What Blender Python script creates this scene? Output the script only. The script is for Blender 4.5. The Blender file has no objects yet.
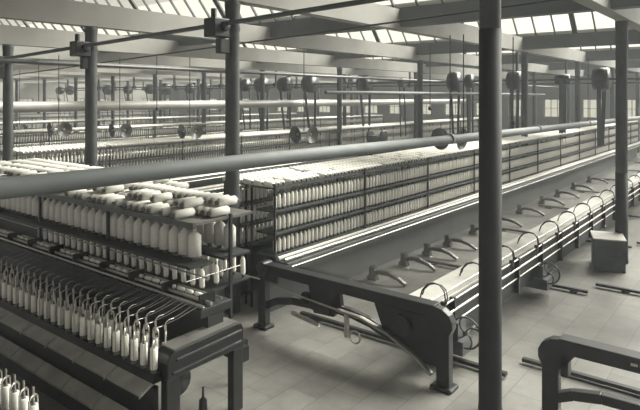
import bpy, math, random
from mathutils import Vector, Matrix
random.seed(7)
PI = math.pi
C = bpy.context.scene.collection
CAMH = 3.5

# ------------------------------------------------------------------ materials
def mat(name, col, rough=0.6, metal=0.0, var=0.25, scale=6.0, bump=0.0, dirt=None, spec=0.5):
    m = bpy.data.materials.new(name); m.use_nodes = True
    nt = m.node_tree; n = nt.nodes; l = nt.links
    b = n['Principled BSDF']
    b.inputs['Roughness'].default_value = rough
    b.inputs['Metallic'].default_value = metal
    b.inputs['Specular IOR Level'].default_value = spec
    tc = n.new('ShaderNodeTexCoord')
    nz = n.new('ShaderNodeTexNoise'); nz.inputs['Scale'].default_value = scale; nz.inputs['Detail'].default_value = 5
    l.new(tc.outputs['Object'], nz.inputs['Vector'])
    r = n.new('ShaderNodeValToRGB')
    lo = [c * (1 - var) for c in col]; hi = [min(1, c * (1 + var)) for c in col]
    r.color_ramp.elements[0].position = 0.3; r.color_ramp.elements[1].position = 0.7
    r.color_ramp.elements[0].color = (*lo, 1); r.color_ramp.elements[1].color = (*hi, 1)
    l.new(nz.outputs['Fac'], r.inputs['Fac']); l.new(r.outputs['Color'], b.inputs['Base Color'])
    if bump:
        bp = n.new('ShaderNodeBump'); bp.inputs['Strength'].default_value = bump
        n2 = n.new('ShaderNodeTexNoise'); n2.inputs['Scale'].default_value = scale * 8
        l.new(tc.outputs['Object'], n2.inputs['Vector']); l.new(n2.outputs['Fac'], bp.inputs['Height'])
        l.new(bp.outputs['Normal'], b.inputs['Normal'])
    return m
def warm(v): return (v, v * 0.975, v * 0.89)
def cool(v): return (v * 0.92, v * 1.0, v * 1.0)
M = {}
M['iron'] = mat('black_iron', cool(0.010), 0.42, 0.0, 0.35, 9, 0.15)
M['iron_dull'] = mat('dull_iron', cool(0.018), 0.6, 0.0, 0.3, 5, 0.1)
M['iron_grey'] = mat('grey_iron', cool(0.055), 0.5, 0.0, 0.25, 5, 0.1)
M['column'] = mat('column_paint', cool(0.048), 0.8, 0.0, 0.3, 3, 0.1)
M['column_low'] = mat('column_dark_and_silhouette', cool(0.014), 0.8, 0.0, 0.3, 3, 0.1)
M['steel'] = mat('bright_steel', warm(0.50), 0.35, 0.8, 0.1, 8)
M['rail'] = mat('rail_steel', warm(0.3), 0.4, 0.7, 0.2, 8)
M['cotton'] = mat('white_cotton', warm(0.74), 0.9, 0, 0.10, 30, 0.1)
M['cotton_d'] = mat('roving_cotton', warm(0.55), 0.95, 0, 0.08, 25, 0.1)
M['wood'] = mat('pale_wood', warm(0.34), 0.6, 0, 0.15, 3)
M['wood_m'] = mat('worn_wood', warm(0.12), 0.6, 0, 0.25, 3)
M['wood_d'] = mat('dark_wood', cool(0.07), 0.7, 0, 0.3, 4)
M['bobwood'] = mat('bobbin_wood', warm(0.10), 0.5, 0, 0.2, 10)
M['beam'] = mat('whitewashed_timber', warm(0.22), 0.8, 0, 0.12, 1.2, 0.1)
M['pipe'] = mat('pipe_paint', cool(0.14), 0.7, 0, 0.12, 2, 0.05)
M['duct'] = mat('duct_paint', warm(0.3), 0.45, 0, 0.12, 2)
M['plaster'] = mat('roof_plaster', warm(0.30), 0.9, 0, 0.08, 1)
M['wall'] = mat('wall_limewash', warm(0.3), 0.9, 0, 0.12, 0.6)
M['enamel'] = mat('lamp_enamel', cool(0.07), 0.35, 0, 0.1, 5)
M['enamel_in'] = mat('lamp_enamel_inside', warm(0.16), 0.35, 0, 0.1, 5)
M['board'] = mat('board_wood', warm(0.30), 0.6, 0, 0.25, 5)
M['gutter'] = mat('gutter_paint_and_shade', cool(0.08), 0.7, 0, 0.15, 1.5)  # colour set darker to paint in the gutters' unlit side; creel stands share it
M['strand'] = mat('strand_cotton', warm(0.14), 0.9, 0, 0.1, 20)
M['leather'] = mat('belt_leather', cool(0.035), 0.7, 0, 0.2, 5)

def floor_mat():
    m = bpy.data.materials.new('stone_flags'); m.use_nodes = True
    nt = m.node_tree; n = nt.nodes; l = nt.links; b = n['Principled BSDF']
    tc = n.new('ShaderNodeTexCoord')
    br = n.new('ShaderNodeTexBrick'); br.inputs['Scale'].default_value = 1.0
    br.inputs['Brick Width'].default_value = 0.62; br.inputs['Row Height'].default_value = 0.42
    br.inputs['Mortar Size'].default_value = 0.004
    br.inputs['Color1'].default_value = (*warm(0.20), 1); br.inputs['Color2'].default_value = (*warm(0.26), 1)
    br.inputs['Mortar'].default_value = (*warm(0.10), 1)
    l.new(tc.outputs['Object'], br.inputs['Vector'])
    nz = n.new('ShaderNodeTexNoise'); nz.inputs['Scale'].default_value = 0.8; nz.inputs['Detail'].default_value = 10; nz.inputs['Roughness'].default_value = .7
    l.new(tc.outputs['Object'], nz.inputs['Vector'])
    r = n.new('ShaderNodeValToRGB')
    r.color_ramp.elements[0].position = 0.3; r.color_ramp.elements[1].position = 0.7
    r.color_ramp.elements[0].color = (0.42, 0.42, 0.42, 1); r.color_ramp.elements[1].color = (1, 1, 1, 1)
    l.new(nz.outputs['Fac'], r.inputs['Fac'])
    mx = n.new('ShaderNodeMix'); mx.data_type = 'RGBA'; mx.blend_type = 'MULTIPLY'; mx.inputs['Factor'].default_value = 1
    l.new(br.outputs['Color'], mx.inputs['A']); l.new(r.outputs['Color'], mx.inputs['B'])
    l.new(mx.outputs['Result'], b.inputs['Base Color'])
    b.inputs['Roughness'].default_value = 0.36
    bp = n.new('ShaderNodeBump'); bp.inputs['Strength'].default_value = 0.25
    l.new(nz.outputs['Fac'], bp.inputs['Height']); l.new(bp.outputs['Normal'], b.inputs['Normal'])
    return m
M['floor'] = floor_mat()

def veil_mat(name, col, opac, scale, axis='X'):
    m = bpy.data.materials.new(name); m.use_nodes = True
    nt = m.node_tree; n = nt.nodes; l = nt.links
    for x in list(n): n.remove(x)
    out = n.new('ShaderNodeOutputMaterial'); mix = n.new('ShaderNodeMixShader')
    tr = n.new('ShaderNodeBsdfTransparent'); df = n.new('ShaderNodeBsdfDiffuse'); df.inputs['Color'].default_value = (*col, 1)
    tc = n.new('ShaderNodeTexCoord'); w = n.new('ShaderNodeTexWave'); w.inputs['Scale'].default_value = scale
    w.bands_direction = axis
    l.new(tc.outputs['Object'], w.inputs['Vector'])
    mr = n.new('ShaderNodeMapRange'); mr.inputs['To Min'].default_value = opac * 0.6; mr.inputs['To Max'].default_value = opac * 1.4
    l.new(w.outputs['Fac'], mr.inputs['Value']); l.new(mr.outputs['Result'], mix.inputs['Fac'])
    l.new(tr.outputs[0], mix.inputs[1]); l.new(df.outputs[0], mix.inputs[2]); l.new(mix.outputs[0], out.inputs['Surface'])
    return m
M['yarn'] = veil_mat('yarn_threads', warm(0.45), 0.035, 6.0)
def glass_mat():
    m = bpy.data.materials.new('sooty_glass'); m.use_nodes = True
    nt = m.node_tree; n = nt.nodes; l = nt.links
    for x in list(n): n.remove(x)
    out = n.new('ShaderNodeOutputMaterial'); mix = n.new('ShaderNodeMixShader')
    tr = n.new('ShaderNodeBsdfTransparent'); tr.inputs['Color'].default_value = (0.93, 0.92, 0.86, 1)
    gl = n.new('ShaderNodeBsdfGlossy'); gl.inputs['Roughness'].default_value = 0.15
    tc = n.new('ShaderNodeTexCoord'); nz = n.new('ShaderNodeTexNoise'); nz.inputs['Scale'].default_value = 1.5
    l.new(tc.outputs['Object'], nz.inputs['Vector'])
    mr = n.new('ShaderNodeMapRange'); mr.inputs['To Min'].default_value = 0.02; mr.inputs['To Max'].default_value = 0.2
    l.new(nz.outputs['Fac'], mr.inputs['Value']); l.new(mr.outputs['Result'], mix.inputs['Fac'])
    l.new(tr.outputs[0], mix.inputs[1]); l.new(gl.outputs[0], mix.inputs[2]); l.new(mix.outputs[0], out.inputs['Surface'])
    return m
M['glass'] = glass_mat()

# ------------------------------------------------------------------ mesh building
class MB:
    def __init__(s): s.v = []; s.f = []; s.m = []; s.cur = 0; s.sm = []
    def add(s, vs, fs, smooth=False):
        o = len(s.v); s.v += [tuple(x) for x in vs]
        for f in fs:
            s.f.append(tuple(o + i for i in f)); s.m.append(s.cur); s.sm.append(smooth)
        return s
    def box(s, x0, x1, y0, y1, z0, z1):
        vs = [(x, y, z) for x in (x0, x1) for y in (y0, y1) for z in (z0, z1)]
        return s.add(vs, [(0, 1, 3, 2), (4, 6, 7, 5), (0, 4, 5, 1), (2, 3, 7, 6), (0, 2, 6, 4), (1, 5, 7, 3)])
    def tube(s, pts, r, n=8, cap=True):
        pts = [Vector(p) for p in pts]; rings = []
        rs = r if isinstance(r, (list, tuple)) else [r] * len(pts)
        up = None
        for i, p in enumerate(pts):
            d = (pts[min(i + 1, len(pts) - 1)] - pts[max(i - 1, 0)]).normalized()
            if up is None:
                up = Vector((0, 0, 1)) if abs(d.z) < 0.9 else Vector((1, 0, 0))
            a = d.cross(up).normalized(); b = a.cross(d).normalized(); up = b
            rings.append([p + (a * math.cos(2 * PI * k / n) + b * math.sin(2 * PI * k / n)) * rs[i] for k in range(n)])
        vs = [q for rg in rings for q in rg]; fs = []
        for i in range(len(pts) - 1):
            for k in range(n):
                k2 = (k + 1) % n
                fs.append((i * n + k, i * n + k2, (i + 1) * n + k2, (i + 1) * n + k))
        s.add(vs, fs, True)
        if cap:
            s.add(rings[0], [tuple(range(n))]); s.add(rings[-1], [tuple(reversed(range(n)))])
        return s
    def lathe(s, prof, c=(0, 0, 0), n=12, axis='Z'):
        # prof: list of (r, h)
        vs = []; fs = []
        for (r, h) in prof:
            for k in range(n):
                a = 2 * PI * k / n; x, y = r * math.cos(a), r * math.sin(a)
                p = {'Z': (x, y, h), 'X': (h, x, y), 'Y': (y, h, x)}[axis]
                vs.append((p[0] + c[0], p[1] + c[1], p[2] + c[2]))
        for i in range(len(prof) - 1):
            for k in range(n):
                k2 = (k + 1) % n
                fs.append((i * n + k, i * n + k2, (i + 1) * n + k2, (i + 1) * n + k))
        s.add(vs, fs, True)
        return s
    def prism(s, poly, x0, x1):
        # polygon in (y,z), extruded along x
        n = len(poly)
        vs = [(x0, p[0], p[1]) for p in poly] + [(x1, p[0], p[1]) for p in poly]
        fs = [tuple(range(n)), tuple(range(2 * n - 1, n - 1, -1))]
        for k in range(n):
            k2 = (k + 1) % n
            fs.append((k, k + n, k2 + n, k2))
        return s.add(vs, fs)
    def ribbon(s, path, w, x0, x1):
        # thick band following (y,z) path, extruded along x
        L = []; R = []
        for i, p in enumerate(path):
            a = path[max(i - 1, 0)]; b = path[min(i + 1, len(path) - 1)]
            dy, dz = b[0] - a[0], b[1] - a[1]; q = math.hypot(dy, dz)
            ny, nz = -dz / q, dy / q
            ww = (w[i] if isinstance(w, (list, tuple)) else w) / 2
            L.append((p[0] + ny * ww, p[1] + nz * ww)); R.append((p[0] - ny * ww, p[1] - nz * ww))
        for i in range(len(path) - 1):
            s.prism([L[i], L[i + 1], R[i + 1], R[i]], x0, x1)
        return s
    def torus(s, c, R, r, axis='X', n=24, a0=0, a1=2 * PI):
        pts = []
        for k in range(n + 1):
            a = a0 + (a1 - a0) * k / n
            x, y = R * math.cos(a), R * math.sin(a)
            p = {'X': (0, x, y), 'Y': (x, 0, y), 'Z': (x, y, 0)}[axis]
            pts.append((c[0] + p[0], c[1] + p[1], c[2] + p[2]))
        return s.tube(pts, r, 6)
    def build(s, name, mats, parent=None, bevel=0):
        me = bpy.data.meshes.new(name); me.from_pydata(s.v, [], s.f)
        if not isinstance(mats, (list, tuple)): mats = [mats]
        for mm in mats: me.materials.append(mm)
        me.polygons.foreach_set('material_index', s.m); me.polygons.foreach_set('use_smooth', s.sm)
        me.update()
        import bmesh
        bm = bmesh.new(); bm.from_mesh(me); bmesh.ops.recalc_face_normals(bm, faces=bm.faces); bm.to_mesh(me); bm.free()
        o = bpy.data.objects.new(name, me); C.objects.link(o)
        if parent: o.parent = parent
        if bevel:
            b = o.modifiers.new('bevel', 'BEVEL'); b.width = bevel; b.segments = 2; b.limit_method = 'ANGLE'
        return o

def tag(o, label=None, cat=None, group=None, kind=None):
    if label: o['label'] = label
    if cat: o['category'] = cat
    if group: o['group'] = group
    if kind: o['kind'] = kind
    return o
def thing(name, loc, label, cat, group=None):
    o = bpy.data.objects.new(name, None); o.empty_display_size = 0.1; C.objects.link(o); o.location = loc
    return tag(o, label, cat, group)
def local(o, root):
    """child mesh built in world coordinates: shift so it sits right under root"""
    o.parent = root
    o.location = -Vector(root.location)
    return o
def kids(o): return list(o.children)
def copy_tree(o, parent=None):
    chs = TREE.get(o.name, [])
    c = o.copy(); C.objects.link(c); c.parent = parent
    for ch in chs:
        d = ch.copy(); C.objects.link(d); d.parent = c
    return c
TREE = {}
def at(px, py, z):
    d = 581 * (CAMH - z) / (py - 97.0); lat = (px - 320) / 581.0 * d
    return (.784 * d + .6207 * lat, .620 * d - .7845 * lat)
def on_depth(px, d):
    lat = (px - 320) / 581.0 * d
    return (.784 * d + .6207 * lat, .620 * d - .7845 * lat)
def v_on_u(px, U):
    k = (px - 320) / 581.0
    return U * (.6207 - k * .784) / (.7845 + k * .62)

# ------------------------------------------------------------------ setting
U1, V0, V1 = 47.0, -6.0, 60.0
UL = -3.0
tag(MB().box(UL, U1, V0, V1, -0.1, 0).build('floor', M['floor']), kind='structure')
def window_wall(name, along, fixed, a0, a1, first, n_w, w0, sp):
    """wall with real window openings; along 'Y' = plane x=fixed, along 'X' = plane y=fixed"""
    def bx(mb, p0, p1, z0, z1, t0=0, t1=0.3):
        if along == 'Y': mb.box(fixed + t0, fixed + t1, p0, p1, z0, z1)
        else: mb.box(p0, p1, fixed + t0, fixed + t1, z0, z1)
    ww, zb, zt = 1.5, 1.9, 3.35
    mb = MB(); bx(mb, a0, a1, 0, zb); bx(mb, a0, a1, zt, 5.5)
    cuts = [w0 + sp * k for k in range(n_w)]
    e = a0
    for c in cuts:
        bx(mb, e, c, zb, zt); e = c + ww
    bx(mb, e, a1, zb, zt)
    tag(mb.build(name, M['wall']), kind='structure')
    for i, c in enumerate(cuts):
        fr = MB(); t0, t1 = 0.1, 0.16
        bx(fr, c, c + ww, zb, zb + .06, t0, t1); bx(fr, c, c + ww, zt - .06, zt, t0, t1)
        for q in (0, .47, .96, ww - .06): bx(fr, c + q, c + q + .06, zb, zt, t0, t1)
        bx(fr, c, c + ww, (zb + zt) / 2 - .02, (zb + zt) / 2 + .02, t0, t1)
        f = tag(fr.build('window_%d' % (first + i), M['beam']), kind='structure')
        p = MB(); bx(p, c, c + ww, zb, zt, .125, .135); p.build('window_pane', M['glass'], f)
window_wall('wall_far', 'Y', U1, V0, V1, 1, 22, -4.0, 2.85)
window_wall('wall_left', 'X', V1, UL, U1, 30, 17, -1.5, 2.85)

# saw-tooth roof: gutters along V, glazing rising towards the camera, plaster slopes behind
GUT = [3.6 + 8.2 * k for k in range(-1, 6)]
ZB, ZT, ZR = 4.85, 5.56, 8.1
RD = 2.1
cl = MB(); wn = 60
for k, g in enumerate(GUT):
    b = MB().box(g - .14, g + .14, V0, V1, ZB + .28, ZT)
    tag(b.build('gutter_beam', M['gutter']), 'shade-darkened gutter beam running across the shed under roof light %d from the camera' % (k + 1), 'beam', kind='structure')
    if k == 0: continue
    # glazing from (g,ZT) up to (g-RD, ZR)
    fr = MB()
    nb = int((V1 - V0) / 0.62)
    dx, dz = -RD, ZR - ZT
    L = math.hypot(dx, dz); nx, nz = dz / L * .03, -dx / L * .03
    for i in range(nb + 1):
        y = V0 + i * (V1 - V0) / nb; w = .022 if i % 6 else .08
        P = [(g - .02, ZT), (g - .02 + dx, ZR)]
        vs = []
        for (x, z) in P:
            for yy in (y - w, y + w):
                for sgn in (-1, 1): vs.append((x + nx * sgn, yy, z + nz * sgn))
        fr.add(vs, [(0, 1, 3, 2), (4, 6, 7, 5), (0, 4, 5, 1), (2, 3, 7, 6), (0, 2, 6, 4), (1, 5, 7, 3)])
    fr.box(g - RD - .1, g - RD + .1, V0, V1, ZR - .08, ZR + .08)
    f = tag(fr.build('window_%d' % (wn + k), M['iron_grey']), kind='structure')
    pm = MB()
    pm.add([(g - .02, V0, ZT), (g - .02, V1, ZT), (g - .02 - RD, V1, ZR), (g - .02 - RD, V0, ZR)], [(0, 1, 2, 3)])
    pm.build('roof_glazing', M['glass'], f)
    g0 = GUT[k - 1]
    cl.add([(g0, V0, ZT), (g0, V1, ZT), (g - RD, V1, ZR), (g - RD, V0, ZR),
            (g0, V0, ZT + .12), (g0, V1, ZT + .12), (g - RD, V1, ZR + .12), (g - RD, V0, ZR + .12)],
           [(0, 1, 2, 3), (7, 6, 5, 4), (0, 4, 5, 1), (2, 6, 7, 3), (0, 3, 7, 4), (1, 5, 6, 2)])
cl.box(GUT[-1], U1 + .3, V0, V1, ZT, ZT + .1)
cl.box(UL, GUT[1], V0, V1, ZT + 2.75, ZT + 2.85)
tag(cl.build('ceiling', M['plaster']), kind='structure')

# long roof beams along U over the column rows
ROWS = [-1.5, 2.56, 7.0, 11.1, 15.05, 19.7, 24.0, 28.3, 32.6, 37, 41.3, 45.6, 50, 54.3]
for i, r in enumerate(ROWS):
    zo = {1: .30, 2: .26, 3: .14}.get(i, .0)
    b = MB(); b.box(UL, U1, r - .13, r + .13, ZB - .05 + zo, ZB + .42 + zo)
    tag(b.build('roof_beam', M['beam']), 'whitewashed main roof beam over column row %d counted from the right' % (i + 1), 'beam', kind='structure')

# ------------------------------------------------------------------ columns
def column(x, y, label, r=.118, low=1.9, group=None, top=0):
    t = thing('iron_column', (x, y, 0), label, 'column', group)
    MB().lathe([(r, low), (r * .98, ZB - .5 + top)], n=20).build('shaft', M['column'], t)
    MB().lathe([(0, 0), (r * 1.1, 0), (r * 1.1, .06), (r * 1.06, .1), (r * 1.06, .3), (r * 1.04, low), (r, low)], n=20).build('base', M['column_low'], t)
    MB().lathe([(r * q, ZB + top + h) for q, h in ((.98, -.55), (1.1, -.5), (1.0, -.42), (1.0, -.25), (1.09, -.12), (1.09, -.05), (0, -.05))], n=16).build('capital', M['column'], t)
    return t
near = [
 (6.22, 2.515, 'big dark iron column rising in front of the mule, nearest of all'),
 (6.55, 7.0, 'tall iron column beside the left end of the mule creel'),
 (6.45, 11.1, 'iron column with a shaft bracket, second from the left edge of the foreground'),
 (6.5, 15.0, 'iron column at the far left edge of the picture'),
 (13.6, 2.62, 'iron column rising behind the wooden crate'),
]
for i_, (x, y, lb) in enumerate(near): column(x, y, lb, low=(ZB - .6 if i_ == 0 else 1.9), top=(.30, .26, .14, 0, .30)[i_])  # nearest column: dark coat runs up the shaft to paint its silhouette
k = 0
for U in (13.5, 20.4, 27.2, 34, 41):
    for r in ROWS[1:-2]:
        if U < 14 and (r < 3 or r < 30): continue
        px_ok = True
        column(U, r, 'slim distant iron column standing among the rows of spinning mules', r=.11, group='distant columns', top={ROWS[1]: .30, ROWS[2]: .26, ROWS[3]: .14}.get(r, 0))
# ------------------------------------------------------------------ bobbin meshes
def mule_bobbin_mb(n=8, c=(0, 0, 0)):
    mb = MB()
    mb.cur = 0; mb.lathe([(.022, .03), (.031, .05), (.031, .22), (.014, .26)], c, n)
    mb.cur = 1; mb.lathe([(0, 0), (.018, 0), (.018, .03), (.028, .035), (.012, .05)], c, n)
    mb.lathe([(.012, .255), (.012, .29), (0, .29)], c, n)
    return mb
def lying_mb(n=10, r=.06, L=.27, axis='Y', c=(0, 0, 0)):
    mb = MB()
    mb.cur = 0; mb.lathe([(r * .3, -L * .5), (r, -L * .42), (r, L * .42), (r * .3, L * .5)], c, n, axis)
    mb.cur = 1; mb.lathe([(0, -L * .58), (r * .5, -L * .58), (r * .5, -L * .46)], c, n, axis)
    mb.lathe([(r * .36, L * .47), (r * .36, L * .58), (0, L * .58)], c, n, axis)
    return mb

# ------------------------------------------------------------------ mules
TIERS = [.95, 1.31, 1.67]
restb = MB(); restl = MB()
PITCH = .108
def mule(vc, s, u0, u1, label, carriage=3.12, detail=1, nind=0, arms=None, wheels=(), creel_u0=None):
    """vc: centre plane of the back-to-back creels; s: direction it faces; t = distance from vc"""
    Y = lambda t: vc + s * t
    def bx(mb, a, b, t0, t1, z0, z1): mb.box(a, b, min(Y(t0), Y(t1)), max(Y(t0), Y(t1)), z0, z1)
    cu = creel_u0 or u0 + .35
    T = thing('spinning_mule', (u0, Y(2), 0), label, 'spinning machine')
    P = lambda mb, name, m, par=None, bev=0: local(mb.build(name, m, bevel=bev), T)
    # creel: shelves, posts, back board
    mb = MB()
    for z in TIERS:
        bx(mb, cu, u1, .2, .62, z - .05, z - .02); bx(mb, cu, u1, .60, .61, z - .05, z - .015)
    bx(mb, cu, u1, .1, .60, 2.0, 2.03); bx(mb, cu, u1, .58, .61, 2.0, 2.06)
    P(mb, 'creel_shelf', M['iron_grey'])
    x = cu
    while x < u1:
        mb = MB(); bx(mb, x - .014, x + .014, .60, .635, .7, 2.1); P(mb, 'creel_post', M['iron_dull'])
        mb = MB(); bx(mb, x - .014, x + .014, .08, .11, 0, 2.0); P(mb, 'creel_post', M['iron_dull'])
        x += 2.6
    # stand under creel
    mb = MB(); bx(mb, cu, u1, .45, .50, .0, .78); bx(mb, cu, u1, .45, .85, .70, .76)
    P(mb, 'creel_stand', M['gutter'])
    mb = MB(); bx(mb, cu, u1, .62, .90, .76, .86)
    P(mb, 'roller_beam', M['iron_grey'], bev=.01)
    mb = MB(); mb.tube([(cu, Y(.82), .90), (u1, Y(.82), .90)], .028, 8); mb.tube([(cu, Y(.92), .80), (u1, Y(.92), .80)], .012, 6)
    P(mb, 'draft_roller', M['steel'])
    mb = MB(); mb.tube([(cu, Y(.68), .90), (u1, Y(.68), .90)], .035, 8)
    P(mb, 'clearer_roller', M['cotton_d'])
    # end frame
    def arc(cy, cz, r, a0, a1, n=8): return [(cy + r * math.cos(a0 + (a1 - a0) * k / n), cz + r * math.sin(a0 + (a1 - a0) * k / n)) for k in range(n + 1)]
    mb = MB()
    top = [(Y(.84), .84), (Y(.84), .99), (Y(3.70), .98), (Y(3.84), .96), (Y(3.93), .90), (Y(3.97), .82), (Y(3.97), .74), (Y(3.93), .66), (Y(3.72), .66), (Y(3.60), .83)]
    mb.prism(top, u0 - .06, u0 + .06)
    bx(mb, u0 - .09, u0 + .09, .80, 3.75, .975, .995)
    P(mb, 'top_beam', M['iron'], bev=.012)
    mb = MB(); bx(mb, u0 - .06, u0 + .06, 3.76, 3.93, .04, .70); bx(mb, u0 - .11, u0 + .11, 3.70, 3.98, 0, .05)
    P(mb, 'front_leg', M['iron'], bev=.012)
    mb = MB(); bx(mb, u0 - .06, u0 + .06, .78, .93, .04, .90); bx(mb, u0 - .10, u0 + .10, .72, .98, 0, .05)
    mb.lathe([(0, -.1), (.1, -.1), (.1, .1), (0, .1)], (u0, Y(.88), .92), 16, 'X')
    bx(mb, u0 - .03, u0 + .03, .93, 1.15, .72, .86)
    P(mb, 'back_leg', M['iron'], bev=.012)
    if detail:
        mb = MB()
        mb.ribbon([(Y(.93), .36), (Y(1.15), .47), (Y(1.45), .54), (Y(1.8), .56), (Y(2.15), .53)], .11, u0 - .05, u0 + .05)
        P(mb, 'arch_brace', M['iron'], bev=.01)
    if carriage > 2:
        # cast gusset with arched lower edge, plus a pale strip as painted edge highlight
        mb = MB()
        mb.prism([(Y(2.85), .86), (Y(3.7), .86), (Y(3.80), .62), (Y(3.78), .25), (Y(3.55), .24), (Y(3.2), .40), (Y(3.0), .50)], u0 - .04, u0 + .04)
        mb.prism([(Y(1.75), .86), (Y(2.30), .86), (Y(2.33), .66), (Y(2.2), .48), (Y(1.85), .46)], u0 - .04, u0 + .04)
        mb.ribbon([(Y(2.2), .60), (Y(2.5), .59), (Y(2.8), .54), (Y(3.1), .44)], .12, u0 - .04, u0 + .04)
        mb.lathe([(0, -.12), (.13, -.12), (.13, -.05), (0, -.05)], (u0, Y(3.3), .66), 20, 'X')
        mb.lathe([(0, -.10), (.09, -.10), (.09, -.05), (0, -.05)], (u0, Y(1.75), .66), 16, 'X')
        P(mb, 'gear_casing', M['iron'], bev=.008)
        mb = MB(); mb.ribbon([(Y(2.3), .62), (Y(2.7), .60), (Y(3.1), .50), (Y(3.45), .34), (Y(3.72), .16)], .035, u0 - .12, u0 - .05)
        P(mb, 'edge_highlight', M['rail'], bev=.008)
        mb = MB(); mb.tube([(u0 - .1, Y(1.15), .70), (u0 - .1, Y(2.4), .62)], .014, 8); mb.tube([(u0 - .1, Y(1.5), .40), (u0 - .1, Y(2.0), .34)], .03, 8)
        bx(mb, u0 - .13, u0 - .08, 2.45, 2.5, .3, .6)
        mb.torus((u0 - .12, Y(2.62), .34), .08, .012)
        P(mb, 'setting_rod', M['steel'])
    else:
        mb = MB()
        mb.ribbon([(Y(3.80), .34), (Y(3.62), .42), (Y(3.35), .47), (Y(3.0), .48), (Y(2.5), .46), (Y(2.0), .38), (Y(1.6), .26)], .10, u0 - .05, u0 + .05)
        bx(mb, u0 - .06, u0 + .06, 3.66, 3.74, .6, .86)
        P(mb, 'arch_brace', M['iron'], bev=.01)
        mb = MB(); mb.tube([(u0 - .02, Y(3.70), .60), (u0 - .02, Y(.9), .60)], .014, 8)
        P(mb, 'tie_rod', M['iron'])
        mb = MB(); bx(mb, u0 - .075, u0 - .06, 3.02, 3.08, .90, .925); bx(mb, u0 - .075, u0 - .06, 2.94, 3.0, .90, .925); bx(mb, u0 - .075, u0 - .06, 2.86, 2.88, .89, .935)
        P(mb, 'maker_plate', M['steel'])
    # carriage
    c0 = carriage; cu0 = u0 + .2
    mb = MB(); bx(mb, cu0, u1, c0, c0 + .34, .80, .87); bx(mb, cu0, u1, c0 + .3, c0 + .43, .78, .84)
    P(mb, 'carriage_top', M['wood'], bev=.01)
    mb = MB(); bx(mb, cu0, u1, c0 + .40, c0 + .46, .30, .80)
    bx(mb, cu0, u1, c0 + .06, c0 + .46, .26, .32)
    P(mb, 'carriage_front', M['iron_dull'])
    if detail:
        mb = MB()
        for tt, zz, rr in ((.52, .84, .014), (.53, .70, .018), (.50, .52, .012), (.40, .905, .012)):
            mb.tube([(cu0 - .1, Y(c0 + tt), zz), (u1, Y(c0 + tt), zz)], rr, 6)
        P(mb, 'faller_rod', M['steel'])
        x = cu0 + .5
        while x < u1:
            mb = MB(); bx(mb, x - .02, x + .02, c0 + .46, c0 + .54, .28, .86); x += 1.2; P(mb, 'carriage_bracket', M['iron'])
    # rails on the floor
    re_ = 4.6 if vc < 0 else 4.34
    for ur in RAILS:
        uu = ur + (0 if s < 0 else .55)
        if uu > u1: continue
        mb = MB(); bx(mb, uu - .035, uu + .035, 1.0, re_, .03, .075); bx(mb, uu - .06, uu + .06, 4.05, 4.17, 0, .03); bx(mb, uu - .06, uu + .06, 1.2, 1.4, 0, .03); bx(mb, uu - .06, uu + .06, 3.2, 3.3, 0, .03)
        P(mb, 'carriage_rail', M['iron'])
    # curved sickles on the carriage
    if arms:
        proto = MB()
        pts = [(0, .0, -.2), (0, -.03, .05), (0, -.01, .16), (0, .05, .22), (0, .14, .23), (0, .23, .19), (0, .30, .10), (0, .33, .0)]
        proto.tube(pts, .011, 6); proto.tube([(.10, p_[1] + .02, p_[2] * .8 + .01) for p_ in pts], .009, 6); proto.box(-.02, .02, -.03, .03, -.08, .02)
        po = None; x = 6.76
        while x < u1:
            if po is None:
                po = proto.build('faller_sickle', M['iron'], T); o = po
            else:
                o = po.copy(); C.objects.link(o); o.parent = T
            o.location = Vector((x, Y(c0 + .53), .88)) - Vector(T.location); x += 1.2
        # yarn veil between rollers and carriage
        mb = MB(); mb.add([(cu, Y(.92), .86), (u1, Y(.92), .86), (u1, Y(c0), .88), (cu, Y(c0), .88)], [(0, 1, 2, 3)])
        o = P(mb, 'yarn_sheet', M['yarn']); o['kind'] = 'stuff'; o['label'] = 'thin sheet of cotton yarn drawn out between rollers and carriage'
    for (uw, tw, zw, rw) in wheels:
        mb = MB(); c = (uw, Y(tw), zw)
        mb.torus(c, rw, .014, 'X', 28); mb.lathe([(0, -.04), (.03, -.04), (.03, .04), (0, .04)], c, 10, 'X')
        for q in range(4):
            a = q * PI / 2 + .4; pp = []
            for e in range(6):
                rr = rw * e / 5; aa = a + .9 * (e / 5) ** 1.5
                pp.append((c[0], c[1] + rr * math.cos(aa), c[2] + rr * math.sin(aa)))
            mb.tube(pp, .012, 6)
        mb.tube([(uw, Y(tw), zw), (uw + .3, Y(tw), zw)], .014, 6)
        bx(mb, uw - .05, uw + .25, tw - .55, tw - .02, zw - .3, zw - .12); bx(mb, uw - .02, uw + .22, tw - .35, tw - .1, zw - .12, zw + .1)
        w = P(mb, 'hand_wheel', M['iron_grey'])
    # headstock half way along
    if detail and not (vc == 7.0 and s < 0) and vc > 0:
        mb = MB(); uh = u0 + 16
        bx(mb, uh - .35, uh + .35, .9, 2.6, .3, 1.35); bx(mb, uh - .25, uh + .25, .9, 1.6, 1.35, 1.75)
        for q in (-.3, .3): mb.lathe([(0, -.06), (.28, -.06), (.30, 0), (.28, .06), (0, .06)], (uh + q * .3, Y(1.3 + q), 1.7), 18, 'Y')
        P(mb, 'headstock', M['iron'], bev=.02)
    return T
RAILS = [7.1, 11.0, 14.9, 18.8, 22.7, 26.6, 30.5, 34.4]
MU0, MU1 = 6.4, 38.0
vcs = [7.0, 15.7, 24.4, 33.1, 41.8, 50.5]
mule(7.0, -1, MU0, MU1, 'long spinning mule in the middle with its carriage drawn out over the floor', arms=True, wheels=((7.06, 3.82, .45, .20), (10.45, 3.84, .42, .18)), creel_u0=6.9)
mule(7.0, 1, MU0, MU1, 'spinning mule backing onto the middle one, seen past its creel end', carriage=1.2, creel_u0=6.95)
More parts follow.
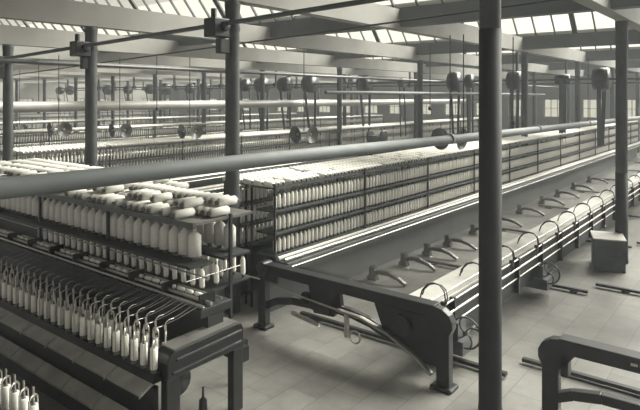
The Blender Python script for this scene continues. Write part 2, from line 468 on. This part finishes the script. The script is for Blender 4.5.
mule(-1.95, 1, MU0 - .05, MU1, 'spinning mule at the lower right showing only its black end frame', carriage=1.0)
ordn = ['third', 'fourth', 'fifth', 'sixth', 'seventh', 'eighth', 'ninth', 'tenth', 'eleventh', 'twelfth']
q = 0
for vc in vcs[1:]:
    for s in (-1, 1):
        mule(vc, s, MU0, MU1, 'distant spinning mule, %s row back beyond the left-hand columns' % ordn[q], carriage=(1.2 if q % 2 else 2.4), detail=(q < 2)); q += 1

# bobbins in the creels
bproto = mule_bobbin_mb(10).build('creel_bobbin', [M['cotton'], M['bobwood']])
first = True; cnt = 0
LB = 'slim white cotton bobbin standing in the three-tier creel of the middle mule'
for vc, s, u_start in [(7.0, -1, 6.98), (7.0, 1, 7.04)] + [(v, s, 6.83) for v in vcs[1:] for s in (-1, 1)]:
    n = int((MU1 - u_start) / PITCH)
    for i in range(n):
        for ti, z in enumerate(TIERS):
            for dt in (.545,):
                x = u_start + i * PITCH; y = vc + s * dt
                if vc == 7.0 and s == -1 and i < 100:
                    if first: o = bproto; first = False
                    else: o = bproto.copy(); C.objects.link(o)
                    o.location = (x, y, z - .02); o.rotation_euler = (0.03 * random.uniform(-1, 1), 0.03 * random.uniform(-1, 1), 0)
                    tag(o, LB, 'bobbin', 'bobbins in the creel of the middle mule')
                elif vc < 30:
                    if s == 1 and vc == 7.0:
                        restb.cur = 0; 
                    nn = 6 if vc < 8 else 4
                    c = (x, y, z - .02)
                    restb.cur = 0; restb.lathe([(.022, .03), (.031, .05), (.031, .22), (.014, .26)], c, nn)
                    restb.cur = 1; restb.lathe([(.014, .24), (.012, .275), (0, .275)], c, nn)
tag(restb.build('creel_bobbins', [M['cotton'], M['bobwood']]), 'rows of white cotton bobbins in all the farther and more distant creels', 'bobbins', kind='stuff')
# back creel bobbins face away: second set seen at the open left end
for i in range(7):
    for z in TIERS:
        o = bproto.copy(); C.objects.link(o); o.location = (7.02 + i * .105, 7.31, z - .02)
        tag(o, 'slim cotton bobbin in the creel end between the column and the middle mule', 'bobbin', 'bobbins in the rear creel end')

# lying spare bobbins on top of the creels
lproto = lying_mb(10, .05, .2, 'Y').build('spare_bobbin', [M['cotton'], M['bobwood']])
first = True
for vc in vcs[:4]:
    n = int((MU1 - 6.9) / .115)
    for i in range(n):
        for r_ in range(5):
            if random.random() < .06: continue
            x = 6.9 + i * .115 + random.uniform(-.01, .01); y = vc - .5 + r_ * .25; z = 2.083
            if r_ in (1, 2, 3) and (i // 6 + r_) % 3: z = 2.083 + .09
            if r_ in (2,): z = 2.083
            if z > 2.1 and not (0 < r_ < 4): z = 2.083
            if vc == 7.0 and r_ < 3 and i < 100:
                if first: o = lproto; first = False
                else: o = lproto.copy(); C.objects.link(o)
                o.location = (x, y, 2.083 if r_ != 1 else 2.083); o.rotation_euler = (0, 0, random.uniform(-.12, .12))
                tag(o, 'spare cotton bobbin lying on the creel top of the middle mule', 'bobbin', 'spare bobbins lying on the middle creel')
            else:
                c = (x, y, 2.083)
                restl.cur = 0; restl.lathe([(.015, -.1), (.05, -.08), (.05, .08), (.015, .1)], c, 5, 'Y')
                restl.cur = 1; restl.lathe([(0, -.115), (.018, -.115), (.018, -.09)], c, 4, 'Y')
tag(restl.build('spare_bobbins', [M['cotton'], M['bobwood']]), 'spare cotton bobbins heaped along the tops of the farther creels', 'bobbins', kind='stuff')

# curved cast brackets on the floor under the yarn
alabels = ['nearest', 'second', 'third', 'fourth', 'fifth', 'sixth', 'seventh', 'eighth', 'ninth', 'tenth', 'eleventh']
apx = [(372, 279), (398, 264), (422, 254), (443, 245), (465, 233), (488, 223), (508, 212), (528, 202), (542, 195), (557, 188), (573, 181)]
pm_ = MB()
pm_.prism([(-.10, 0), (.10, 0), (.10, .06), (.06, .10), (.05, .26), (-.05, .26), (-.07, .10)], -.06, .06)
pm_.ribbon([(0, .12), (-.15, .17), (-.35, .17), (-.55, .12), (-.72, .03)], [.07, .075, .08, .06, .05], -.04, .04)
ap = pm_.build('rail_bracket', M['iron'], bevel=.005)
for i, (px, py) in enumerate(apx):
    o = ap if i == 0 else ap.copy()
    if i: C.objects.link(o)
    x, y = at(px, py, 0); o.location = (x, 6.12, 0)
    tag(o, 'curved black iron bracket on the floor under the yarn, %s from the end frame' % alabels[i], 'bracket', 'brackets under the yarn')

# ------------------------------------------------------------------ roving frames (left)
def roving_frame(u_front, v0, v1, label, mirror=False, full=True):
    s = -1 if mirror else 1
    X = lambda du: u_front + s * du
    def bx(mb, a, b, y0, y1, z0, z1): mb.box(min(X(a), X(b)), max(X(a), X(b)), y0, y1, z0, z1)
    T = thing('roving_machine', (u_front, v0, 0), label, 'spinning machine')
    P = lambda mb, name, m, bev=0: local(mb.build(name, m, bevel=bev), T)
    def slab(du0, z0, du1, z1, th, y0, y1, mb):
        mb.add([(X(du0), y0, z0), (X(du1), y0, z1), (X(du1), y1, z1), (X(du0), y1, z0),
                (X(du0), y0, z0 - th), (X(du1), y0, z1 - th), (X(du1), y1, z1 - th), (X(du0), y1, z0 - th)],
               [(0, 1, 2, 3), (7, 6, 5, 4), (0, 4, 5, 1), (1, 5, 6, 2), (2, 6, 7, 3), (3, 7, 4, 0)])
    # front boards, each its own part
    y = v0 + .12; k_ = 0
    while y < v1:
        y2 = min(y + .62, v1)
        mb = MB(); slab(.07, .60, .24, .68, .03, y, y2 - .015, mb); P(mb, 'guard_board', M['board'], .006)
        mb = MB(); slab(-.03, .29, .10, .37, .03, y + .1, y2 + .085, mb); P(mb, 'step_board', M['board'], .006)
        mb = MB(); mb.tube([(X(.05), y, .57), (X(.09), y, .64)], .008, 6); P(mb, 'board_hook', M['rail'])
        y = y2
    mb = MB(); bx(mb, .20, .26, v0 + .1, v1, .05, .62); bx(mb, .08, .14, v0 + .1, v1, .0, .32)
    P(mb, 'front_panel', M['iron_dull'])
    mb = MB(); bx(mb, .20, .62, v0 + .1, v1, .66, .76)
    P(mb, 'spindle_rail', M['iron'])
    mb = MB(); bx(mb, .66, 1.12, v0 + .1, v1, .72, .80); bx(mb, .90, 1.12, v0 + .1, v1, .80, 1.12)
    P(mb, 'rear_rail', M['iron_dull'])
    mb = MB(); bx(mb, .80, 1.25, v0 + .1, v1, 1.12, 1.22)
    P(mb, 'roller_beam', M['iron_dull'], .01)
    mb = MB()
    mb.tube([(X(.84), v0 + .1, 1.245), (X(.84), v1, 1.245)], .014, 8); mb.tube([(X(1.10), v0 + .1, 1.27), (X(1.10), v1, 1.27)], .012, 8)
    mb.tube([(X(.95), v0 + .1, 1.25), (X(.95), v1, 1.25)], .02, 8)
    P(mb, 'draft_roller', M['steel'])
    # top rollers
    first = None; y = v0 + .25
    cnt = 0
    while y < v1 and cnt < 60:
        if first is None:
            mb = MB(); mb.lathe([(0, -.05), (.024, -.05), (.024, .05), (0, .05)], (0, 0, 0), 10, 'Y')
            first = mb.build('top_roller', M['cotton'], T); o = first
        else:
            o = first.copy(); C.objects.link(o); o.parent = T
        o.location = Vector((X(1.02), y, 1.27)) - Vector(T.location); y += .165 if (cnt % 2) else .15; cnt += 1
    y = v0 + .2
    while y < v1:
        mb = MB(); bx(mb, .86, 1.08, y - .012, y + .012, 1.2, 1.34); y += .66; P(mb, 'roller_stand', M['iron'])
    # end frame: table-like casting
    e0, e1 = .27, 1.31
    mb = MB()
    poly = [(e0, 0), (e0, .86), (e0 + .03, .93), (e0 + .09, .97), (e1 - .08, 1.0), (e1 - .02, .96), (e1, .90), (e1, 0), (e1 - .15, 0), (e1 - .15, .62), (e1 - .22, .68), (e0 + .24, .66), (e0 + .17, .6), (e0 + .17, 0)]
    def endprism(poly, y0, y1):
        n = len(poly)
        vs = [(X(p[0]), y0, p[1]) for p in poly] + [(X(p[0]), y1, p[1]) for p in poly]
        # split as quads: left leg, right leg, top
        return vs
    def epr(poly, y0, y1, mb):
        n = len(poly); vs = endprism(poly, y0, y1)
        mb.add(vs, [tuple(range(n)), tuple(range(2 * n - 1, n - 1, -1))] + [(k, k + n, (k + 1) % n + n, (k + 1) % n) for k in range(n)])
    epr([(e0, 0), (e0, .70), (e0 + .17, .70), (e0 + .17, 0)], v0 - .02, v0 + .08, mb)
    P(mb, 'front_leg', M['iron'], .012)
    mb = MB(); epr([(e1 - .15, 0), (e1 - .15, .70), (e1, .70), (e1, 0)], v0 - .02, v0 + .08, mb); P(mb, 'rear_leg', M['iron'], .012)
    mb = MB(); epr([(e0, .70), (e0, .86), (e0 + .03, .93), (e0 + .09, .97), (e1 - .08, .99), (e1 - .02, .96), (e1, .90), (e1, .70)], v0 - .03, v0 + .20, mb)
    epr([(e0 + .1, .86), (e0 + .1, .89), (e1 - .04, .91), (e1 - .04, .88)], v0 - .05, v0 - .02, mb)
    epr([(e0 + .05, .74), (e0 + .05, .77), (e1 - .04, .79), (e1 - .04, .76)], v0 - .05, v0 - .02, mb)
    P(mb, 'end_beam', M['iron'], .02)
    mb = MB(); slab(.36, .985, 1.22, 1.005, .015, v0 - .02, v0 + .19, mb); P(mb, 'glare_plate', M['wood_m'])  # paler plate added so the beam top carries a painted glare
    mb = MB(); bx(mb, 1.18, 1.5, v0 + .1, v0 + .35, .62, .68); bx(mb, 1.31, 1.42, v0, v0 + .3, .5, .66); P(mb, 'shelf_bracket', M['iron'])
    mb = MB(); bx(mb, .6, .72, v0 + .9, v0 + 1.0, 0, .7); P(mb, 'inner_leg', M['iron'])
    mb = MB(); mb.lathe([(0, -.04), (.16, -.04), (.16, .04), (0, .04)], (X(.8), v0 + .5, .35), 18, 'Y')
    P(mb, 'gear_wheel', M['iron'])
    mb = MB(); mb.tube([(X(1.0), v0 + .3, 0), (X(1.0), v0 + .3, .12), (X(1.0), v0 + .3, .15), (X(1.0), v0 + .3, .26)], [.05, .045, .015, .012], 8); P(mb, 'oil_can', M['iron'])
    # creel posts, shelves
    if full:
        cu = [1.12, 1.90, 2.55]
        y = v0 + .5; 
        while y < v1:
            for c in cu:
                if c < 1.2 and y < 6: continue
                if c > 2 and y < 7.2: continue
                if c == 1.90 and y < 6: c = 1.60
                mb = MB(); bx(mb, c - .018, c + .018, y - .018, y + .018, (1.2 if c < 1.2 else 0), 2.08); P(mb, 'creel_post', M['iron_dull'])
            y += 1.9
        mb = MB(); bx(mb, .98, 1.32, v0 + .5, v1, 1.53, 1.56); bx(mb, 1.50, 1.94, v0 + .5, v1, 1.53, 1.56); bx(mb, 1.12, 1.94, v0 + .5, v1, 1.20, 1.225); P(mb, 'creel_shelf', M['iron_dull'])
        mb = MB(); bx(mb, 1.0, 1.98, v0 + .5, v1, 2.02, 2.05); bx(mb, 1.98, 2.6, 7.1, v1, 2.02, 2.05); P(mb, 'creel_top', M['wood_m'])
        mb = MB(); bx(mb, .98, 1.02, v0 + .45, v1, 2.0, 2.07); P(mb, 'creel_rail', M['iron_grey'])
        mb = MB(); mb.tube([(X(.9), v0 + .48, 1.42), (X(1.75), v0 + .48, 1.42)], .006, 6); mb.tube([(X(1.15), v0 + .4, 1.42), (X(1.15), v1, 1.42)], .01, 6)
        mb.tube([(X(2.0), v0 + .4, 1.2), (X(2.0), v1, 1.2)], .01, 6)
        P(mb, 'creel_rod', M['rail'])
    return T

FA = 3.28; V0A, V1A = 4.75, 12.5
roving_frame(FA, V0A, V1A, 'long roving frame at the left with bobbins and flyers along its front')
FB = 2.46; V1B = 8.5
def small_bobbin(nm, lab, grp, row):
    pass
# front bobbins
bb = MB(); bb.cur = 0; bb.lathe([(.020, .225), (.038, .222), (.038, .02), (.020, .015)], n=14)
bb.cur = 1; bb.lathe([(0, -.02), (.03, -.02), (.03, .015), (.02, .015)], n=12); bb.lathe([(.020, .225), (.013, .228), (.013, .26), (0, .26)], n=10)
fproto = bb.build('roving_bobbin', [M['cotton'], M['bobwood']])
# flyer
fl = MB()
def flyer_pts(sg):
    return [(sg * .0, 0, .30), (sg * .03, 0, .295), (sg * .052, 0, .27), (sg * .056, 0, .22), (sg * .056, 0, .03)]
fl.tube(flyer_pts(1), [.011, .009, .008, .006, .005], 6); fl.tube(flyer_pts(-1), [.011, .009, .008, .006, .005], 6)
fl.tube([(0, 0, .25), (0, 0, .37)], [.012, .009], 8)
flproto = fl.build('flyer', M['steel'])
firstb = True; nrow = 22
rv_proto = None
for row, (du, off) in enumerate(((.22, .12), (.42, .20))):
    for i in range(24):
        y = V0A + off + i * .165; x = FA + du
        if firstb: o = fproto
        else: o = fproto.copy(); C.objects.link(o)
        o.location = (x, y, .785)
        if row: o.scale = (.85, .85, .85)
        tag(o, ('white cotton bobbin under a flyer in the front row of the left frame' if row == 0 else 'white cotton bobbin under a flyer in the second row of the left frame'), 'bobbin', 'flyer bobbins, row %s' % ('in front' if row == 0 else 'behind'))
        if firstb: f = flproto
        else: f = flproto.copy(); C.objects.link(f)
        f.location = (x, y, .785); f.rotation_euler = (0, 0, random.uniform(.6, 1.6))
        tag(f, ('bright steel flyer over a bobbin in the front row of the left frame' if row == 0 else 'bright steel flyer over a bobbin in the second row of the left frame'), 'flyer', 'flyers, row %s' % ('in front' if row == 0 else 'behind'))
        # roving strand to the rollers
        if i < 24:
            if (row, 0) == (row, i):
                rp = MB(); rp.cur = 1; rp.tube([(-.01, 0, -.04), (-.012, 0, .0), (.01, 0, .035), (.05, 0, .05), (.10, 0, .045)], [.005, .0055, .0055, .005, .003], 6); rp.cur = 0; rp.tube([(.08, 0, .045), ((.84 - du) * .5, .02, .055), (.84 - du, .04, .10)], .003, 5)
                rv_proto = rp.build('roving_strand', [M['strand'], M['steel']]); r = rv_proto
            else:
                r = rv_proto.copy(); C.objects.link(r)
            r.location = (x, y, 1.15)
            tag(r, ('cotton strand slanting from a front-row flyer up to the rollers' if row == 0 else 'cotton strand slanting from a second-row flyer up to the rollers'), 'cotton strand', 'strands from the %s flyers' % ('front' if row == 0 else 'rear'))
        firstb = False

# big creel bobbins
def big_mb():
    mb = MB(); mb.cur = 0; mb.lathe([(.03, .02), (.078, .03), (.078, .27), (.03, .325)], n=18)
    mb.cur = 1; mb.lathe([(0, -.02), (.035, -.02), (.035, .02), (.03, .02)], n=10)
    mb.cur = 2; mb.lathe([(.022, .32), (.02, .37), (0, .375)], n=10)
    return mb
bp_ = big_mb().build('slubbing_bobbin', [M['cotton_d'], M['bobwood'], M['cotton']])
fst = True
for i in range(29):
    o = bp_ if fst else bp_.copy()
    if not fst: C.objects.link(o)
    fst = False
    o.location = (FA + 1.22, 5.46 + i * .185, 1.58)
    tag(o, 'large upright cotton bobbin in the front row of the left frame creel', 'bobbin', 'large creel bobbins in front')
for i in range(29):
    o = bp_.copy(); C.objects.link(o)
    o.location = (FA + 1.78, 5.46 + i * .185, 1.58)
    tag(o, 'large upright cotton bobbin in the back row of the left frame creel', 'bobbin', 'large creel bobbins behind')
# slim bobbins under the creel
for i in range(24):
    o = bproto.copy(); C.objects.link(o)
    o.location = (FA + 1.2, 5.3 + i * .17, 1.235)
    tag(o, 'slim white bobbin standing below the large creel bobbins of the left frame', 'bobbin', 'slim bobbins under the creel')
# lying bobbins on top of the creel
lp = lying_mb(12, .055, .30, 'X').build('lying_bobbin', [M['cotton_d'], M['bobwood']])
fst = True
NL = 54
for du in (1.16, 1.50, 1.82, 2.12, 2.44):
    for i in range(NL):
        if du < 1.3 and random.random() < .25: continue
        if du > 2 and i < 16: continue
        if du > 1.7 and i < 4: continue
        o = lp if fst else lp.copy()
        if not fst: C.objects.link(o)
        fst = False
        o.location = (FA + du, 5.34 + i * .122 + random.uniform(-.005, .005), 2.107)
        o.rotation_euler = (0, 0, random.uniform(-.06, .06))
        tag(o, 'cotton bobbin lying on the top board of the left frame creel', 'bobbin', 'bobbins lying on the left creel')
for du in (1.34, 1.68, 2.0, 2.3):
    for i in range(NL):
        if du < 1.5 and random.random() < .5: continue
        if du > 1.9 and i < 18: continue
        if random.random() < .12: continue
        o = lp.copy(); C.objects.link(o)
        o.location = (FA + du, 5.34 + .061 + i * .122, 2.202)
        o.rotation_euler = (0, 0, random.uniform(-.06, .06))
        tag(o, 'cotton bobbin in the upper layer piled on the left frame creel', 'bobbin', 'upper layer of lying bobbins')
# slim bobbins inside the creel end
for i in range(16):
    for du in (1.42, 1.64, 1.86):
        o = bproto.copy(); C.objects.link(o)
        o.location = (FA + du, 5.3 + i * .17, 1.235)
        tag(o, 'slim white bobbin on the lower inner shelf of the left frame creel', 'bobbin', 'slim bobbins on the inner shelf')

# second frame: corner at bottom left
TB = roving_frame(2.47, 4.62, 8.0, 'roving frame cut off in the bottom left corner, tops of flyers showing', mirror=True, full=False)
for i in range(10):
    y = 4.74 + i * .165; x = 2.47 - .22
    o = fproto.copy(); C.objects.link(o); o.location = (x, y, .785)
    tag(o, 'white bobbin under a flyer in the bottom left corner of the picture', 'bobbin', 'bobbins in the bottom left corner')
    f = flproto.copy(); C.objects.link(f); f.location = (x, y, .785); f.rotation_euler = (0, 0, .5)
    tag(f, 'bright flyer over a bobbin in the bottom left corner of the picture', 'flyer', 'flyers in the bottom left corner')

# ------------------------------------------------------------------ pipes and shafting
def pipe(name, pts, r, m, label, cat, joints=()):
    mb = MB(); mb.tube(pts, r, 20)
    o = tag(mb.build(name, M[m]), label, cat)
    return o
PT = thing('heating_pipe', (0, 5.55, 2.66), 'thick grey pipe crossing the whole picture above the creels', 'pipe')
mb = MB(); mb.tube([(-2, 5.55, 2.70), (6, 5.55, 2.64), (12, 5.55, 2.58), (46.9, 5.55, 2.35)], .10, 20); local(mb.build('pipe_run', M['pipe']), PT)
for u in (1.8, 11.5, 17.3, 23, 29, 35):
    z = 2.66 - .01 * u if u < 6 else 2.64 - .0066 * (u - 6)
    mb = MB(); mb.lathe([(.1, -.05), (.118, -.05), (.118, .05), (.1, .05)], (u, 5.55, z), 20, 'X'); local(mb.build('pipe_joint', M['pipe']), PT)
for u in (12.2, 23, 34):
    mb = MB(); mb.tube([(u, 5.55, 2.6), (u, 5.55, 4.9)], .014, 6)
    local(mb.build('hanger_rod', M['iron_dull']), PT)
pipe('air_duct', [(UL, 19.4, 3.17), (46.9, 19.4, 3.17)], .18, 'duct', 'thick pale pipe running level far behind the left columns', 'pipe')
pipe('water_pipe', [(4, 12.6, 4.25), (46.9, 12.6, 4.2)], .045, 'iron_grey', 'thin pipe under the roof beams behind the left columns', 'pipe')
pipe('steam_pipe', [(12, 9.3, 3.62), (30, 9.3, 3.62)], .05, 'pipe', 'short level pipe in front of the belt drums right of centre', 'pipe')
pipe('sprinkler_pipe', [(UL, 13.5, 4.35), (46.9, 13.5, 4.3)], .02, 'iron_dull', 'very thin dark pipe under the roof beams behind the left columns', 'pipe')
pipe('sprinkler_pipe', [(9.0, V0, 5.3), (9.0, 30, 3.86)], .018, 'iron_dull', 'very thin dark rod crossing under the roof beams from left to upper right', 'pipe')
# line shaft by the near columns
SU = 6.25
S = thing('line_shaft', (SU, 7, 4.62), 'near line shaft under the roof along the foreground columns', 'line shaft')
mb = MB(); mb.tube([(SU, V0, 5.05), (SU, 30, 3.95)], .038, 12); local(mb.build('shaft', M['iron_grey']), S)
for y in (7.0, 11.1, 15.0, 19.7, 24):
    zz = 4.83 - .0306 * y
    mb = MB(); mb.box(SU - .20, SU + .12, y - .13, y + .13, zz - .17, zz + .13); mb.box(SU - .02, SU + .2, y - .06, y + .06, zz - .42, zz - .17)
    mb.tube([(SU - .1, y, zz), (SU - .1, y, zz + .28)], .05, 8); mb.lathe([(0, -.2), (.08, -.2), (.08, .2), (0, .2)], (SU, y, zz), 12, 'Y')
    local(mb.build('bearing_bracket', M['iron'], bevel=.02), S)
# far driving shaft with belt drums
for su, sv0, sv1, lab, drs in ((22.8, 0, 44, 'driving shaft with belt drums across the shed in the right half', [(602, .42, .5), (563, .2, .5), (515, .38, .45), (470, .3, .25), (455, .42, .4), (402, .22, .2), (365, .42, .45), (310, .45, .5), (285, .4, .5), (262, .42, .5), (245, .35, .4)]),
                              (29.5, 4, 56, 'farther driving shaft with belt drums in the left half', [(205, .45, .5), (190, .4, .4), (165, .5, .5), (150, .42, .5), (128, .4, .4), (108, .45, .5), (70, .45, .5), (60, .4, .4), (30, .45, .5)])):
    S = thing('driving_shaft', (su, 10, 4.15), lab, 'line shaft')
    mb = MB(); mb.tube([(su, sv0, 4.15), (su, sv1, 4.15)], .04, 10); local(mb.build('shaft', M['iron_grey']), S)
    for j in range(int(sv0 // 4.3) + 1, int(sv1 // 4.3)):
        mb = MB(); y = 2.62 + 4.3 * j + 1.2; mb.box(su - .05, su + .05, y - .04, y + .04, 4.1, 5.3); mb.box(su - .12, su + .12, y - .08, y + .08, 4.05, 4.25); local(mb.build('shaft_hanger', M['iron_dull']), S)
    for (px, r, w) in drs:
        y = v_on_u(px, su)
        mb = MB(); mb.lathe([(0, -w / 2), (r * .95, -w / 2), (r, 0), (r * .95, w / 2), (0, w / 2)], (su, y, 4.15), 22, 'Y')
        local(mb.build('belt_drum', M['iron']), S)
        mb = MB()
        for sg in (-1, 1): mb.add([(su + sg * r, y - w * .14, 4.15), (su + sg * r, y + w * .14, 4.15), (su + sg * .22 + .3, y + w * .14 + .1, 1.7), (su + sg * .22 + .3, y - w * .14 + .1, 1.7),
                                   (su + sg * r + .012, y - w * .14, 4.15), (su + sg * r + .012, y + w * .14, 4.15), (su + sg * .22 + .312, y + w * .14 + .1, 1.7), (su + sg * .22 + .312, y - w * .14 + .1, 1.7)],
                                  [(0, 1, 2, 3), (7, 6, 5, 4), (0, 4, 5, 1), (1, 5, 6, 2), (2, 6, 7, 3), (3, 7, 4, 0)])
        local(mb.build('drive_belt', M['leather']), S)

# ------------------------------------------------------------------ hanging lamps
def lamp(px, py, size_px, dia, label):
    d = 581 * dia / size_px; x, y = on_depth(px, d); z = CAMH - (py - 97) * d / 581
    T = thing('hanging_lamp', (x, y, z), label, 'lamp')
    mb = MB(); mb.tube([(0, 0, .1), (0, 0, 4.9 - z)], .014, 6); mb.build('rod', M['iron_dull'], T)
    for sg in (-1, 1):
        mb = MB(); r = dia / 2
        prof = [(.03, 0), (.05, .05), (r * .6, .09), (r, .15)]
        mb.lathe(prof, n=20); 
        mb.lathe([(q - .006, h + .006) for q, h in prof[::-1]], n=20)
        o = mb.build('reflector', M['enamel_in' if sg > 0 else 'enamel'], T)
        ax = Vector((.7845 * sg * -1 * .9 - .35, .6207 * sg * 1, -.15)).normalized() if False else (Vector((.6207, -.7845, 0)) * sg * .8 + Vector((-.784, -.62, 0)) * .75 + Vector((0, 0, -.1))).normalized()
        o.rotation_euler = ax.to_track_quat('Z', 'Y').to_euler(); o.location = Vector((.6207, -.7845, 0)) * sg * dia * .28
        mb = MB(); mb.lathe([(0, .02), (.035, .04), (.04, .09), (0, .13)], n=12)
        b = mb.build('bulb', M['cotton_d'], o)
    return T
lamp(59, 129, 15, .5, 'double hanging lamp left of the column with the shaft bracket')
lamp(20, 128, 8, .4, 'small double hanging lamp nearest the left edge')
lamp(120, 130, 14, .5, 'double hanging lamp just right of the column with the shaft bracket')
lamp(190, 131, 15, .5, 'double hanging lamp left of the big left column')
lamp(304, 134, 17, .5, 'double hanging lamp over the creel in the centre')
lamp(450, 138, 22, .5, 'double hanging lamp behind the thick pipe, left of the biggest column')
# thin hanging rods
for (px, d, z0) in ((513, 14, 2.9), (39, 20, 3.0), (157, 20, 3.1), (430, 16, 3.2)):
    x, y = on_depth(px, d)
    lab = {513: 'thin hanging rod right of the biggest column', 39: 'thin hanging rod near the left edge', 157: 'thin hanging rod left of the centre-left lamp', 430: 'thin hanging rod left of the biggest column'}[px]
    mb = MB(); mb.tube([(x, y, z0), (x, y, 4.95)], .014, 6); mb.lathe([(0, -.08), (.07, -.03), (.02, .05)], (x, y, z0), 10)
    tag(mb.build('hanging_rod', M['iron_dull']), lab, 'rod')

# ------------------------------------------------------------------ crate
x, y = at(594, 270, 0)
BT = thing('wooden_crate', (x, y, 0), 'square wooden crate standing on the floor in front of a column', 'crate')
x2, y2 = at(622, 272.7, 0)
BT.rotation_euler = (0, 0, math.atan2(y2 - y, x2 - x))
W, D, H = math.hypot(x2 - x, y2 - y) + .06, .72, .62
mb = MB()
for k in range(4):
    z0 = k * .155
    mb.box(.02, W - .02, 0.0, .02, z0 + .003, z0 + .15); mb.box(.02, W - .02, D - .02, D, z0 + .003, z0 + .15)
    mb.box(0, .02, 0, D, z0 + .003, z0 + .15); mb.box(W - .02, W, 0, D, z0 + .003, z0 + .15)
for (a, b) in ((0, -.015), (W - .05, -.015), (0, D), (W - .05, D)): mb.box(a, a + .05, b, b + .015, 0, .62)
mb.build('crate_body', M['wood_d'], BT)
mb = MB()
for k in range(4): mb.box(-.02, W + .02, -.02 + k * (D + .04) / 4, -.02 + (k + 1) * (D + .04) / 4 - .004, .62, .645)
mb.build('lid', M['wood'], BT)

# ------------------------------------------------------------------ dusty air
hm = bpy.data.materials.new('cotton_dust'); hm.use_nodes = True
nt = hm.node_tree
for x_ in list(nt.nodes): nt.nodes.remove(x_)
ho = nt.nodes.new('ShaderNodeOutputMaterial'); hv = nt.nodes.new('ShaderNodeVolumeScatter')
hv.inputs['Color'].default_value = (.92, .97, 1, 1); hv.inputs['Density'].default_value = 0.0030; hv.inputs['Anisotropy'].default_value = 0.2
nt.links.new(hv.outputs[0], ho.inputs['Volume'])
tag(MB().box(UL + .01, U1 - .01, V0 + .01, V1 - .01, .005, 5.5).build('dust_haze', hm), 'pale cotton dust hanging in the air of the whole shed', 'haze', kind='stuff')

# ------------------------------------------------------------------ camera, light
cam = bpy.data.cameras.new('camera'); co = bpy.data.objects.new('camera', cam); C.objects.link(co)
cam.sensor_width = 36; cam.lens = 581 / 640 * 36; cam.shift_y = -(205 - 97) / 640; cam.clip_end = 300; cam.clip_start = .05
co.location = (0, 0, CAMH)
f = Vector((.784, .620, 0)).normalized()
co.rotation_euler = f.to_track_quat('-Z', 'Y').to_euler()
bpy.context.scene.camera = co

w = bpy.data.worlds.new('sky'); bpy.context.scene.world = w; w.use_nodes = True
bg = w.node_tree.nodes['Background']; bg.inputs['Color'].default_value = (1.0, 0.985, 0.91, 1); bg.inputs['Strength'].default_value = 0.42
sun = bpy.data.lights.new('daylight', 'SUN'); sun.energy = 13.5; sun.angle = math.radians(50); sun.color = (1, 1, .97)
so = bpy.data.objects.new('daylight', sun); C.objects.link(so)
dirv = Vector((-.67, .30, -.68)); so.rotation_euler = dirv.to_track_quat('-Z', 'Y').to_euler(); so.location = (20, 10, 12)

sc = bpy.context.scene
sc.view_settings.view_transform = 'Standard'; sc.view_settings.look = 'None'; sc.view_settings.gamma = 1
sc.view_settings.use_curve_mapping = False
sc.view_settings.exposure = 0.9
sc.cycles.use_denoising = True
sc.cycles.max_bounces = 8; sc.cycles.diffuse_bounces = 5; sc.cycles.transparent_max_bounces = 16
